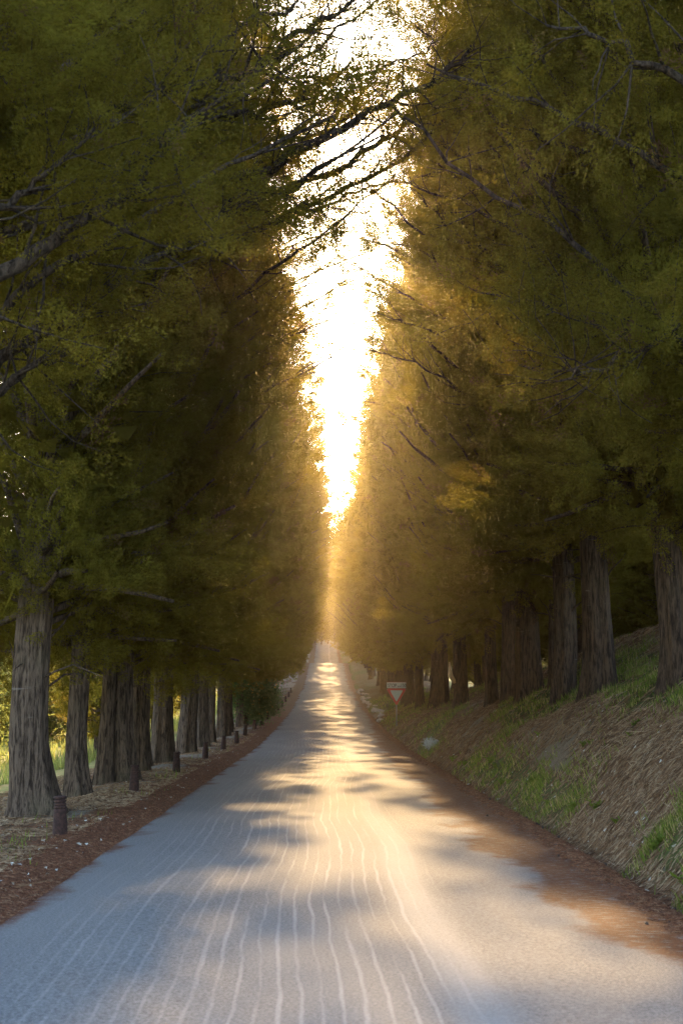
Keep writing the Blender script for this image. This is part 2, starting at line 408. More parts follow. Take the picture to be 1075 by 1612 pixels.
def place(protos, pos, axis, scale, rng):
    """copies of prototype triangles at pos, +Z along axis"""
    M = len(pos)
    axis = unit(axis); r = unit(rng.normal(size=(M, 3)))
    u = unit(np.cross(r, axis)); v = np.cross(axis, u)
    Rm = np.stack([u, v, axis], -1) * scale[:, None, None]
    out = []; tint = []
    which = rng.integers(0, len(protos), M)
    tt = rng.random(M)
    for k, P in enumerate(protos):
        s = which == k
        if not s.any(): continue
        q = np.einsum('mij,nkj->mnki', Rm[s], P) + pos[s][:, None, None, :]
        out.append(q.reshape(-1, 3, 3)); tp = np.repeat(tt[s], len(P)); tint.append(np.where(tp > 0.965, tp, tp * 0.62 + 0.33 * rng.random(len(tp))))
    return np.concatenate(out), np.concatenate(tint)

def tri_mesh(name, tris, tint):
    n = len(tris)
    return mesh_np(name, tris.reshape(-1, 3), np.arange(n * 3).reshape(n, 3), False, {'tint': tint})

def crown_radius(h, kind):
    kind = kind.split('_')[0]
    # h 0..1 up the crown
    if kind == 'left':  return np.interp(h, [0, 0.06, 0.25, 0.5, 0.75, 0.92, 1], [1.5, 2.1, 2.6, 2.8, 2.4, 1.3, 0.3])
    if kind == 'right': return np.interp(h, [0, 0.06, 0.25, 0.5, 0.75, 0.92, 1], [1.2, 1.9, 2.4, 2.3, 1.8, 1.0, 0.2])
    return np.interp(h, [0, 0.1, 0.4, 0.8, 1], [1.0, 1.8, 2.2, 1.2, 0.2])

def make_crown(seed, kind, H, h0, nlimb, dens=1.0, n_leaf=90, road=+1, over=0.3, leaf=0.075, width=0.016, rise=4.0):
    rng = np.random.default_rng(seed)
    protos = [plume_proto(rng, n_leaf, 0.42 + 0.25 * rng.random(), leaf, width) for _ in range(6)]
    P = []; A = []; S = []; limbs = []
    hs = (np.arange(nlimb) + rng.random(nlimb)) / nlimb
    sk = np.zeros(len(hs), bool)
    if kind != 'small':
        hs = np.concatenate([hs, rng.random(16) * 0.05]); sk = np.concatenate([sk, np.ones(16, bool)])
    for i, h in enumerate(hs):
        h = h ** 0.95
        z0 = h0 + h * (H - h0)
        az = i * 2.399963 + rng.normal() * 0.4
        toward = math.cos(az) * road
        r = float(crown_radius(h, kind)) * (0.58 + 0.40 * rng.random() + 0.32 * float(vnoise(az * 0.9, h * 6.0, seed + 3))) * (1 + over * max(toward, 0) * min(1, max(h - 0.10, 0) * rise))
        if toward < 0: r *= 1 - 0.25 * -toward
        if sk[i]: r = min(r * 0.75 + 0.7, 2.1 if kind in ('left', 'right') else 1.6)
        el = R(28 + 30 * rng.random()) if h > 0.06 else R(-14 + 30 * rng.random())
        L = r / math.cos(el) * 0.95
        zs = z0 - 0.35 * L * math.sin(el)
        zs = max(zs, h0 * 0.75)
        d = np.array([math.cos(az) * math.cos(el), math.sin(az) * math.cos(el), math.sin(el)])
        nseg = 5; pts = []
        p = np.array([0, 0, zs]); dd = d.copy()
        for s_ in range(nseg + 1):
            pts.append(p.copy())
            dd = unit(dd + rng.normal(size=3) * 0.10 + np.array([0, 0, 0.05])); p = p + dd * L / nseg
        pts = np.array(pts); limbs.append((pts, (1.0 if kind in ('left', 'right', 'small') else 0.5) * (0.028 + 0.05 * (1 - h) * rng.random() + 0.012 * L)))
        # sprays along the limb, and bunches at side twigs
        if not sk[i] and h > 0.05 and float(vnoise(az * 1.1 + 7, h * 9.0, seed)) < 0.20: continue
        nb = max(3, int(L * 2.0 * dens))
        for b in range(nb):
            t = 0.32 + 0.72 * (b + rng.random()) / nb; t = min(t, 0.999)
            k = t * nseg; j = int(k); q = pts[j] * (1 - k + j) + pts[j + 1] * (k - j)
            off = rng.normal(size=3) * np.array([0.44, 0.44, 0.26]) * (0.5 + 0.6 * t)
            c = q + off; tip = unit(off + d * 0.8 + np.array([0, 0, 0.35]) + 1e-4)
            m = rng.integers(12, 22)
            sgm = 0.09 + 0.07 * rng.random(); u_ = rng.random(m) - 0.35
            pp = c + rng.normal(size=(m, 3)) * sgm + tip * u_[:, None] * 0.75
            ax = tip * 0.9 + unit(pp - c + 1e-4) * 0.75 + rng.normal(size=(m, 3)) * 0.25
            P.append(pp); A.append(ax); S.append((0.5 + 0.5 * rng.random(m)) * (1.05 - 0.4 * np.clip(u_, 0, 1)))
    # dense inner sprays
    n_in = int(170 * dens * (H - h0) / 10)
    hh = rng.random(n_in); rr = crown_radius(hh, kind) * 0.6 * np.sqrt(rng.random(n_in)); aa = rng.random(n_in) * 6.283
    pin = np.stack([rr * np.cos(aa), rr * np.sin(aa), h0 + hh * (H - h0)], -1)
    P.append(pin); A.append(np.stack([np.cos(aa), np.sin(aa), np.full(n_in, 1.2)], -1)); S.append(1.3 + 0.6 * rng.random(n_in))
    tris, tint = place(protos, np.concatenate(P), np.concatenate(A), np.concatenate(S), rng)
    # dark filler triangles added deep inside to block light through the crown
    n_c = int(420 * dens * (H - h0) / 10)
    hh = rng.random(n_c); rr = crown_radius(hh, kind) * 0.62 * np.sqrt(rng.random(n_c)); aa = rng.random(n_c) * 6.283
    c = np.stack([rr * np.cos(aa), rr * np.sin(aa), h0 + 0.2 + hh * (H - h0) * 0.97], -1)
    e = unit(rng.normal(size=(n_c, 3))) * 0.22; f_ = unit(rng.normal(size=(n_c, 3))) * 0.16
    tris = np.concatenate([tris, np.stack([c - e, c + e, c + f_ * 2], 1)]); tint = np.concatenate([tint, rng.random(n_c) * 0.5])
    return tri_mesh('crown', tris, tint), limbs

def trunk_geo(mb, rng, r0, H, lean=(0, 0), flare=0.38, z0=-0.35, seg=44, lobes=5, top=0.28):
    """fluted, flared trunk as rings"""
    zs = list(np.arange(z0, 1.2, 0.09)) + list(np.arange(1.2, 5, 0.22)) + list(np.arange(5, H * 0.93, 1.1))
    ph = rng.random(8) * 6.283
    base = len(mb.v); n = 0
    wob = rng.normal(size=2) * 0.05
    for z in zs:
        t = max(z, 0) / H
        r = r0 * (1 - (1 - top) * t ** 0.9) * (1 + flare * math.exp(-max(z, -0.1) / 0.38) + 0.10 * math.exp(-max(z, 0) / 1.6))
        cx = lean[0] * z + wob[0] * math.sin(z * 0.7 + ph[0]) * min(1, max(z, 0)); cy_ = lean[1] * z + wob[1] * math.sin(z * 0.6 + ph[1]) * min(1, max(z, 0))
        fl = 0.05 + 0.11 * math.exp(-max(z, 0) / 0.8)
        for k in range(seg):
            a = 2 * math.pi * k / seg
            q = 1 + fl * math.sin(lobes * a + ph[2] + 0.25 * z) + 0.05 * math.sin((lobes + 4) * a + ph[3] - 0.35 * z) + 0.03 * math.sin(2 * a + ph[4] + 0.5 * z)
            q += 0.035 * mnoise.noise(Vector((math.cos(a) * 4 + ph[5], math.sin(a) * 4, z * 0.9)))
            q += 0.05 * mnoise.noise(Vector((math.cos(a) * 11 + ph[6], math.sin(a) * 11, z * 0.8)))
            mb.v.append((cx + r * q * math.cos(a), cy_ + r * q * math.sin(a), z))
        n += 1
    for i in range(n - 1):
        for k in range(seg):
            a, b = base + i * seg + k, base + i * seg + (k + 1) % seg
            mb.f.append((a, b, b + seg, a + seg))
    mb.f.append(tuple(base + (n - 1) * seg + k for k in range(seg)))

def make_trunk(seed, r0, H, limbs, lean=(0, 0), flare=0.38, extra=(), seg=44):
    rng = np.random.default_rng(seed); mb = MB()
    trunk_geo(mb, rng, r0, H, lean, flare, seg=seg)
    for pts, r in limbs:
        k = np.array([lean[0], lean[1], 0.0])
        pp = [p + k * pts[0][2] for p in pts]
        mb.tube(pp, np.linspace(r, r * 0.3, len(pp)), 5, False)
    # bare dead twigs below the crown
    for i in range(7):
        a = rng.random() * 6.283; z = 1.7 + rng.random() * 2.2; L = 0.5 + rng.random() * 0.9
        p0 = np.array([math.cos(a) * r0 * 0.7 + lean[0] * z, math.sin(a) * r0 * 0.7 + lean[1] * z, z]); pts = [p0]
        d = np.array([math.cos(a), math.sin(a), 0.6])
        for s_ in range(4): d = unit(d + rng.normal(size=3) * 0.25); pts.append(pts[-1] + d * L / 4)
        mb.tube(pts, np.linspace(0.018, 0.004, 5), 4, False)
    return mb

VAR = {}
for k_, sd_, H_, h0_, nl, ov, nlf, lf, wd, rise in (
        ('left', 11, 23.0, 2.5, 120, 0.08, 150, 0.062, 0.0105, 4), ('left', 12, 22.0, 2.9, 112, 0.08, 150, 0.062, 0.0105, 4), ('left', 13, 24.0, 2.2, 124, 0.15, 130, 0.065, 0.012, 4),
        ('right', 21, 22.0, 2.6, 112, 0.12, 150, 0.062, 0.0105, 4), ('right', 22, 24.0, 3.0, 120, 0.30, 150, 0.062, 0.0105, 4), ('right', 23, 21.0, 2.3, 108, 0.35, 130, 0.065, 0.012, 4),
        ('left_mid', 15, 23.0, 2.4, 110, 0.35, 56, 0.11, 0.026, 4), ('left_mid', 16, 21.0, 2.6, 104, 0.25, 56, 0.11, 0.026, 4),
        ('left_far', 19, 22.5, 2.5, 86, 0.95, 52, 0.12, 0.028, 4), ('left_far', 20, 21.0, 2.7, 84, 0.80, 52, 0.12, 0.028, 4), ('right_far', 29, 21.5, 2.6, 100, 0.25, 52, 0.12, 0.028, 4),
        ('right_mid', 25, 22.0, 2.5, 104, 0.20, 56, 0.11, 0.026, 4), ('right_mid', 26, 20.5, 2.4, 100, 0.25, 56, 0.11, 0.026, 4),
        ('left_arch', 17, 22.0, 2.6, 70, 1.05, 50, 0.13, 0.03, 9), ('left_arch', 18, 21.0, 2.8, 66, 0.95, 50, 0.13, 0.03, 9),
        ('right_arch', 27, 22.0, 2.6, 70, 0.80, 50, 0.13, 0.03, 9), ('right_arch', 28, 20.0, 2.8, 64, 0.95, 50, 0.13, 0.03, 9)):
    cm, lb = make_crown(sd_, k_, H_, h0_, nl, 0.55 if 'arch' in k_ else 0.8 if 'far' in k_ else 1.0, nlf, road=(1 if k_[0] == 'l' else -1), over=ov, leaf=lf, width=wd, rise=rise)
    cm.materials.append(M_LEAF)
    VAR.setdefault(k_, []).append((cm, lb, H_))
cm, lb = make_crown(31, 'small', 11.0, 0.9, 60, 1.0, 80); cm.materials.append(M_LEAF); VAR['small'] = [(cm, lb, 11.0)]

def tree(side, v, x, y, r0, label, group=None, rz=0.0, lean=(0, 0), flare=0.38, scale=1.0, seed=None, name='cypress_tree', sink=0.0, z=None, up=0.0):
    cm, limbs, H = VAR[side][v % len(VAR[side])]
    root = empty(name, (x, y, (Z(x, y) if z is None else z) - sink), rz)
    tag(root, label, 'tree', group)
    if up: limbs = [(p + np.array([0, 0, up]), r) for p, r in limbs if p[0][2] + up < H - 0.5]
    mb = make_trunk(seed or int(x * 100 + y * 17) % 9973, r0, H, limbs, lean, flare)
    tr = mb.build('trunk', M_BARKR if side.startswith('right') else M_BARK, root)
    cr = link('crown', cm, None, root)
    cr.location = (lean[0] * 6, lean[1] * 6, up)
    cr.scale = (1, 1, 1)
    return root

def tree_copy(src, x, y, rz, scale, label, group):
    r_ = src.copy(); COL.objects.link(r_)
    r_.location = (x, y, Z(x, y)); r_.rotation_euler = (0, 0, rz); r_.scale = (scale[0], scale[0], scale[1])
    tag(r_, label, 'tree', group)
    for ch in src.children:
        c = ch.copy(); COL.objects.link(c); c.parent = r_
    return r_

rs = random.Random(4)
GL = 'cypresses lining the left of the road'; GR = 'cypresses on the right bank'
# left row, near ones one by one: (x, y, radius, lean, flare, label)
LEFT = [
 (-4.35, 10.2, 0.26, (0.00, 0), 0.35, 'nearest left tree, trunk outside the frame, limbs crossing the upper left edge'),
 (-4.30, 14.6, 0.26, (0.00, 0), 0.35, 'left tree just before the stout trunk, limbs slanting in from the left edge'),
 (-4.02, 20.2, 0.265, (-0.02, 0), 0.50, 'stout furrowed trunk nearest on the left, standing behind the first bollard'),
 (-4.08, 24.0, 0.155, (-0.03, 0), 0.42, 'slim grey trunk with spreading foot, second trunk from the left edge'),
 (-4.35, 28.3, 0.13, (0.045, 0), 0.45, 'thin grey trunk leaning against the left side of the fat split trunk'),
 (-4.03, 28.6, 0.27, (-0.01, 0), 0.30, 'fat ridged grey trunk standing just left of the second bollard'),
 (-4.13, 31.9, 0.20, (-0.015, 0), 0.30, 'brown mossy trunk directly behind the second bollard'),
 (-4.35, 34.6, 0.15, (-0.07, 0), 0.35, 'thin dark trunk leaning left out of its foot, right of the mossy trunk'),
 (-4.10, 36.4, 0.23, (-0.02, 0), 0.32, 'straight brown trunk just left of the third bollard'),
 (-4.30, 39.6, 0.14, (-0.04, 0), 0.25, 'slender pale trunk directly behind the third bollard'),
 (-4.12, 43.0, 0.255, (0.0, 0), 0.15, 'reddish cylindrical trunk with pale rings between third and fourth bollards'),
 (-4.12, 48.2, 0.235, (0.0, 0), 0.2, 'grey trunk streaked with lichen behind the fourth bollard'),
 (-4.2, 52.6, 0.17, (0.0, 0), 0.25, 'pale grey trunk just right of the fourth bollard'),
 (-4.05, 57.0, 0.24, (0.0, 0), 0.2, 'dark trunk just left of the fifth bollard'),
]
lt = []
for i, (x, y, r0, ln, fl, lab) in enumerate(LEFT):
    lt.append(tree('left', i, x, y, r0, lab, GL, rz=rs.uniform(-0.35, 0.35), lean=ln, flare=fl, seed=100 + i, up=(3.4, 3.4, 0.4)[i] if i < 3 else 0))
RIGHT = [
 (5.25, 11.5, 0.25, (0, 0), 0.3, 'nearest right tree, trunk outside the frame, dark boughs filling the upper right corner'),
 (5.3, 16.4, 0.25, (0, 0), 0.3, 'right tree with trunk out of frame and yellow tipped boughs reaching over the road'),
 (5.22, 21.3, 0.215, (-0.02, 0), 0.22, 'dark trunk cut by the right edge of the picture'),
 (5.00, 26.2, 0.26, (-0.01, 0), 0.35, 'thick trunk with a foot flaring down the bank beside the green patch'),
 (4.95, 30.0, 0.23, (0.0, 0), 0.22, 'broad trunk just left of the thick flared trunk on the bank'),
 (5.35, 33.4, 0.13, (0, 0), 0.2, 'thin trunk squeezed between two broad trunks on the bank'),
 (4.98, 35.0, 0.29, (-0.025, 0), 0.22, 'broadest leaning trunk in the middle of the right bank'),
 (5.05, 39.6, 0.19, (0, 0), 0.2, 'dark trunk just left of the broadest leaning trunk'),
 (5.0, 43.2, 0.17, (-0.02, 0), 0.2, 'narrow trunk right of the bright gap in the right row'),
 (5.0, 53.2, 0.24, (0.0, 0), 0.2, 'trunk left of the bright gap, with a pale stub for a bright spot on its left'),
 (4.95, 61.5, 0.27, (0.0, 0), 0.2, 'wide brown trunk second to the left of the bright gap'),
]
rt = []
for i, (x, y, r0, ln, fl, lab) in enumerate(RIGHT):
    rt.append(tree('right', i, x, y, r0, lab, GR, rz=rs.uniform(-0.35, 0.35), lean=ln, flare=fl, seed=200 + i, sink=0.12, up=0.5 if i == 3 else 0))
# pale stub put in for a small bright spot beside the trunk
mb = MB(); mb.tube([(-0.22, 0, 1.0), (-0.42, -0.08, 1.25), (-0.46, -0.1, 1.75)], [0.07, 0.10, 0.02], 7)
mb.build('bright_spot_stub', M_SPOT, rt[9])

# far trees of both rows
labL = 'cypress of the left row merging into the dark green wall up the road'
labR = 'cypress of the right row merging into the green wall beyond the yield sign'
END = 'cypress standing across the far end where the road leaves the avenue'
def far_row(side, x0, y, step, lab, grp, seed0):
    protos = {}
    i = 0
    while y < 322:
        zone = 'mid' if y < 92 else 'far' if y < 143 else 'arch'
        s = rs.uniform(0.88, 1.10); x = x0 + rs.uniform(-0.25, 0.25)
        if 138 < y < 158: x += 1.1 if x0 > 0 else -1.1
        if y > 92: x += 0.4 if x0 < 0 and y < 0 else (-0.4 - 0.7 * (y > 126) if x0 < 0 else 0.1 + 0.3 * (y > 126))
        key = (zone, i % 4)
        if key not in protos:
            protos[key] = tree(side + '_' + zone, i % 2, x, y, rs.uniform(0.16, 0.27), lab, grp, rz=rs.uniform(-0.3, 0.3), seed=seed0 + i, flare=0.22)
        else:
            tree_copy(protos[key], x, y, rs.uniform(-0.45, 0.45), (s * rs.uniform(0.84, 1.16), s), lab, grp)
        y += step + rs.uniform(-0.7, 0.7); i += 1
    return protos
pl_ = far_row('left', -4.3, 61.8, 4.3, labL, GL + ', far part', 400)
pr_ = far_row('right', 4.85, 66.5, 4.2, labR, GR + ', far part', 500)
for x, y in ((-2.4, 338), (0.4, 343), (2.6, 337), (5.2, 342), (-5.6, 345), (-1.0, 356), (1.8, 360)):
    tree_copy(pl_[('mid', 0)], x, y, rs.uniform(0, 6), (1.1, 1.0), END, 'cypresses closing the far end')
for x, y, l_ in ((-7.4, 29.0, 'cypress standing back from the row at the left picture edge, only its crown in view'), (-7.9, 23.0, 'cypress set behind the nearest trunks beyond the left picture edge, crown only')):
    tree_copy(lt[5], x, y, 2.6, (1.0, 1.0), l_, 'cypresses standing back on the left')
# second row behind the bank crest and behind the left row
for i in range(22):
    y = 24 + i * 6.5 + rs.uniform(-1, 1)
    tree_copy(pr_[('mid', i % 4)] , 9.6 + rs.uniform(-0.6, 0.9), y, rs.uniform(-3, 3), (rs.uniform(0.9, 1.1), rs.uniform(0.8, 1.0)),
              'dark tree of the back row behind the trunks on the right bank', 'back row behind the right bank')
sm = tree('small', 0, -8.2, 52.0, 0.13, 'low dark evergreen with hanging boughs seen between the second and third left trunks', 'evergreens behind the left row', seed=300)
sm.scale = (0.9, 0.9, 0.62)
for j in range(9):
    tree_copy(sm, -5.5 + j * 1.5, 329 + (j * 7 % 5), j * 1.1, (0.9, 0.8), 'bushy low evergreen at the far end where the road leaves the avenue', 'low evergreens closing the far end')
for j in range(14):
    tree_copy(sm, 10.8 + (j * 5 % 4) * 0.5, 36 + j * 5.5, j * 1.7, (0.85, 0.5), 'bushy low evergreen standing on the crest behind the right bank', 'low evergreens on the right crest')
for j, (x, y, s, lab) in enumerate([(-13.8, 68.0, 0.7, 'low dark evergreen seen between the first and second left trunks'),
                                (-8.6, 72.0, 0.8, 'low dark evergreen seen between the fourth and fifth left trunks'),
                                (-8.8, 90.0, 0.9, 'low dark evergreen far back behind the reddish ringed trunk')]):
    tree_copy(sm, x, y, j * 1.3, (s, s * 0.8), lab, 'evergreens behind the left row')

# ------------------------------------------------------------------ long limbs that cross the picture (children of their trees)
def bough(treeobj, pts, r, seed, dens=1.0, dead=False, sparse=1.0):
    """pts are world points; the first lies in the trunk"""
    rng = np.random.default_rng(seed)
    P0 = [Vector(p) for p in pts]
    fine = []
    for i in range(len(P0) - 1):
        for k in range(4):
            t = k / 4; p = P0[i].lerp(P0[i + 1], t)
            fine.append(p + Vector(rng.normal(size=3) * 0.035))
    fine.append(P0[-1])
    inv = treeobj.matrix_basis.inverted()
    fp = [inv @ p for p in fine]; n = len(fp)
    mb = MB(); rad = np.linspace(r, r * 0.25, n)
    mb.tube(fp, rad, 8, False)
    pos = []; ax = []
    for i in range(3, n):
        d = (fp[i] - fp[i - 1]).normalized()
        for s_ in range(2):
            if rng.random() < 0.25: continue
            a = unit(np.array(d) * 0.8 + rng.normal(size=3) * 0.75 + np.array([0, 0, 0.15])); L = (0.5 + rng.random() * 1.0) * (1.15 - 0.4 * i / n)
            q = np.array(fp[i]); tp = [q]
            for k in range(4):
                a = unit(a + rng.normal(size=3) * 0.18 + np.array([0, 0, 0.06])); tp.append(tp[-1] + a * L / 4)
            mb.tube(tp, np.linspace(min(rad[i] * 0.45, 0.02), 0.004, 5), 4, False)
            if rng.random() < 0.8 * sparse:
                for t_ in tp[2:]:
                    m = rng.integers(4, 8)
                    pos.append(t_ + rng.normal(size=(m, 3)) * 0.13); ax.append(a + rng.normal(size=(m, 3)) * 0.5)
    mb.build('bough', M_LIMB, treeobj)
    b = treeobj.children[-1]
    if pos and not dead:
        pr = [plume_proto(rng, 60, 0.32, 0.05, 0.0095) for _ in range(4)]
        pos = np.concatenate(pos); ax = np.concatenate(ax)
        tr, ti = place(pr, pos, ax, 0.6 + 0.5 * rng.random(len(pos)), rng)
        fo = link('foliage', tri_mesh('foliage', tr, ti), M_LEAF, b)
for o_ in lt + rt: pass
bpy.context.view_layer.update()
def inT(t_, z): return Vector((t_.location.x, t_.location.y, z))
T = lt
def A(*q, y, dy=0.0):
    return [at(px, py, y + dy * i) for i, (px, py) in enumerate(q)]
bough(T[0], [inT(T[0], 3.9)] + A((0, 430), (120, 365), (240, 258), (300, 190), y=11.3), 0.085, 1)
bough(T[0], [inT(T[0], 4.6)] + A((0, 330), (60, 295), (150, 200), y=11.0), 0.05, 2)
bough(T[1], [inT(T[1], 4.3)] + A((0, 560), (130, 490), (215, 425), (310, 378), (390, 300), y=15.4), 0.085, 3)
bough(T[1], [inT(T[1], 4.0)] + A((0, 610), (60, 570), (130, 545), y=15.0), 0.06, 4)
bough(T[2], [inT(T[2], 5.9)] + A((140, 530), (230, 455), (310, 360), (400, 300), y=20.6), 0.09, 5)
bough(T[2], [inT(T[2], 4.0)] + A((90, 705), (150, 665), (200, 600), y=20.8), 0.07, 6)
# the ones in the sky gap
bough(T[2], [inT(T[2], 7.2)] + A((250, 330), (428, 259), (545, 197), (620, 160), (695, 118), (745, 70), y=20.4), 0.10, 7, sparse=0.7)
bough(T[2], [inT(T[2], 8.0)] + A((220, 225), (330, 188), (400, 180), (465, 158), (500, 135), (545, 105), y=20.8), 0.09, 8, sparse=0.7)
bough(T[3], [inT(T[3], 8.2)] + A((380, 330), (508, 280), (590, 230), (655, 192), (720, 150), (760, 90), y=24.4), 0.08, 9, sparse=0.7)
bough(T[3], [inT(T[3], 7.7)] + A((400, 360), (500, 320), (570, 287), (640, 240), (700, 190), (760, 130), y=25.0), 0.07, 10, sparse=0.6)
bough(T[1], [inT(T[1], 6.4)] + A((170, 170), (330, 130), (400, 110), (466, 57), (520, 25), (575, -10), y=15.2), 0.07, 11, sparse=0.7)
bough(T[2], [inT(T[2], 9.5)] + A((270, 180), (420, 125), (480, 122), (560, 118), (640, 95), (700, 60), y=21.2), 0.045, 12, sparse=0.9)
bough(T[3], [inT(T[3], 9.0)] + A((350, 250), (470, 205), (530, 190), (600, 145), (700, 130), y=24.8), 0.04, 13, sparse=0.9)
bough(T[5], [inT(T[5], 9.5)] + A((420, 350), (500, 330), (560, 300), (640, 285), (700, 270), y=29), 0.05, 14, sparse=0.8)
bough(T[1], [inT(T[1], 8.0)] + A((150, 60), (300, 20), (420, -20), y=15.6), 0.06, 15)
rb = random.Random(8)
for k_, t_ in enumerate(lt[5:14] + rt[4:11] + lt[8:13]):
    s_ = 1 if t_.location.x < 0 else -1
    z0_ = t_.location.z + rb.uniform(9, 18); x0_ = t_.location.x; y0_ = t_.location.y
    reach = rb.uniform(3.6, 5.0) if s_ > 0 else rb.uniform(3.0, 4.2)
    pts_ = [(x0_ + s_ * reach * q, y0_ + rb.uniform(-0.3, 0.3) * q, z0_ + reach * (0.75 * q - 0.15 * q * q) + rb.uniform(-0.15, 0.15)) for q in (0, 0.25, 0.5, 0.75, 1)]
    bough(t_, pts_, 0.055, 60 + k_, sparse=1.2)
# lacy boughs that meet over the road at the top of the picture
for k_ in range(26):
    t_ = (lt[1:7] + rt[1:6])[k_ % 11]; left_ = t_.location.x < 0
    e_ = at(rb.uniform(470, 640) if left_ else rb.uniform(560, 690), rb.uniform(-40, 300), t_.location.y + rb.uniform(-0.6, 0.6))
    st_ = Vector((t_.location.x, t_.location.y, max(4.0, e_.z - abs(e_.x - t_.location.x) * rb.uniform(0.45, 0.9))))
    pts_ = [st_.lerp(e_, q) + Vector((0, 0, 0.35 * math.sin(math.pi * q) * rb.uniform(-1, 1))) for q in (0, 0.25, 0.5, 0.75, 1)]
    bough(t_, pts_, 0.06, 90 + k_, sparse=0.75)
for k_ in range(10):
    t_ = (lt[8:14] + rt[6:11])[k_ % 11]; left_ = t_.location.x < 0
    e_ = at(rb.uniform(500, 585) if left_ else rb.uniform(545, 600), rb.uniform(330, 560), t_.location.y + rb.uniform(-0.5, 0.5))
    st_ = Vector((t_.location.x, t_.location.y, e_.z - abs(e_.x - t_.location.x) * rb.uniform(0.3, 0.7)))
    pts_ = [st_.lerp(e_, q) + Vector((0, 0, 0.3 * math.sin(math.pi * q) * rb.uniform(-1, 1))) for q in (0, 0.25, 0.5, 0.75, 1)]
    bough(t_, pts_, 0.05, 140 + k_, sparse=0.7)
# right side boughs with yellow-lit tips
Rt = rt
bough(Rt[1], [inT(Rt[1], 5.3)] + A((1000, 540), (930, 510), (850, 480), (765, 462), y=16.6), 0.05, 21, sparse=2.5)
bough(Rt[1], [inT(Rt[1], 5.1)] + A((1000, 560), (940, 590), (860, 590), (785, 570), y=16.2), 0.04, 22, sparse=2.5)
bough(Rt[1], [inT(Rt[1], 4.6)] + A((1060, 520), (1000, 560), (930, 580), (880, 600), y=15.0), 0.045, 23, sparse=0.6)
bough(Rt[0], [inT(Rt[0], 5.6)] + A((1040, 120), (960, 60), (860, 40), y=12.2), 0.05, 24)

# ------------------------------------------------------------------ bushes and olive trees in the field
def leaf_proto(rng, n=26, size=0.06, spread=0.22):
    c = rng.normal(size=(n, 3)) * spread; d = unit(rng.normal(size=(n, 3))); s_ = unit(np.cross(d, rng.normal(size=(n, 3))))
    L = size * (0.6 + 0.8 * rng.random(n))[:, None]
    return np.stack([c - s_ * L * 0.35, c + s_ * L * 0.35, c + d * L], 1)
def shrub(name, x, y, rx, rz_, n, mat, label, cat, group, size=0.06, trunk_h=0.3, seed=1, lobes=9, z=None):
    rng = np.random.default_rng(seed)
    root = empty(name, (x, y, Z(x, y) if z is None else z)); tag(root, label, cat, group)
    mb = MB(); cs = []
    for i in range(lobes):
        a = rng.random() * 6.283; q = math.sqrt(rng.random()) * rx * 0.7; h = trunk_h + rz_ * (0.25 + 1.2 * rng.random() * (1 - 0.45 * q / rx))
        c = np.array([q * math.cos(a), q * math.sin(a), h]); cs.append(c)
        mid = c * np.array([0.4, 0.4, 0.5]) + rng.normal(size=3) * 0.05
        mb.tube([(rng.normal() * 0.04, rng.normal() * 0.04, -0.1), mid, c], [0.03 + 0.012 * rx, 0.02 + 0.006 * rx, 0.008], 6, False)
    mb.build('stem', M_TWIG, root)
    k = rng.integers(0, lobes, n); v = unit(rng.normal(size=(n, 3))) * (rng.random(n) ** 0.4)[:, None]
    pos = np.array(cs)[k] + v * np.array([rx * 0.48, rx * 0.48, rz_ * 0.42])
    pos[:, 2] = np.maximum(pos[:, 2], 0.03)
    tr, ti = place([leaf_proto(rng, 26, size, size * 3.2) for _ in range(4)], pos, rng.normal(size=(n, 3)), 0.7 + 0.6 * rng.random(n), rng)
    link('leaves', tri_mesh('leaves', tr, ti), mat, root)
    return root
GB = 'sunlit shrubs in the field on the left'
sh0 = shrub('field_shrub', -13.5, 45.5, 3.0, 2.4, 1500, M_OLIVE, 'sunlit yellow green shrub at the left edge, left of the nearest trunk', 'shrub', GB, 0.10, 0.2, 5, 16)
def shrub_copy(src, x, y, rz, sx, sz, label, group=None):
    r_ = src.copy(); COL.objects.link(r_); r_.location = (x, y, Z(x, y)); r_.rotation_euler = (0, 0, rz); r_.scale = (sx, sx, sz)
    r_['label'] = label
    if group: r_['group'] = group
    for ch in src.children:
        c = ch.copy(); COL.objects.link(c); c.parent = r_
    return r_
shrub_copy(sh0, -15.5, 60, 1.0, 1.2, 1.1, 'pale sunlit shrub seen between the first and second left trunks', GB)
shrub_copy(sh0, -12.8, 66, 2.2, 1.1, 0.9, 'pale sunlit shrub seen just left of the thin grey trunk', GB)
for i in range(16):
    y = 62 + i * 9 + rs.uniform(-3, 3); x = -13 - rs.uniform(0, 8) - i * 0.5
    shrub_copy(sh0, x, y, rs.uniform(0, 6), rs.uniform(1.1, 1.6), rs.uniform(1.2, 1.7), 'yellow green shrub deep in the field behind the left trunks', GB + ', deep ones')
for i in range(16):
    y = 30 + i * 4.5 + rs.uniform(-3, 3); x = 15 + rs.uniform(0, 5)
    shrub_copy(sh0, x, y, rs.uniform(0, 6), rs.uniform(1.0, 1.5), rs.uniform(1.6, 2.6), 'sunlit yellow green shrub beyond the crest of the right bank', 'sunlit shrubs beyond the right bank')
# green bush beside the far bollards
shrub('leafy_bush', -3.95, 70.5, 1.15, 1.5, 900, M_BUSH, 'tall leafy green bush behind the far bollards on the left', 'bush', None, 0.085, 0.25, 7, 12)
shrub('leafy_bush', -3.65, 84.0, 0.8, 1.2, 500, M_BUSH, 'light green bush hanging over the bollards further up the left verge', 'bush', None, 0.08, 0.2, 8, 9)

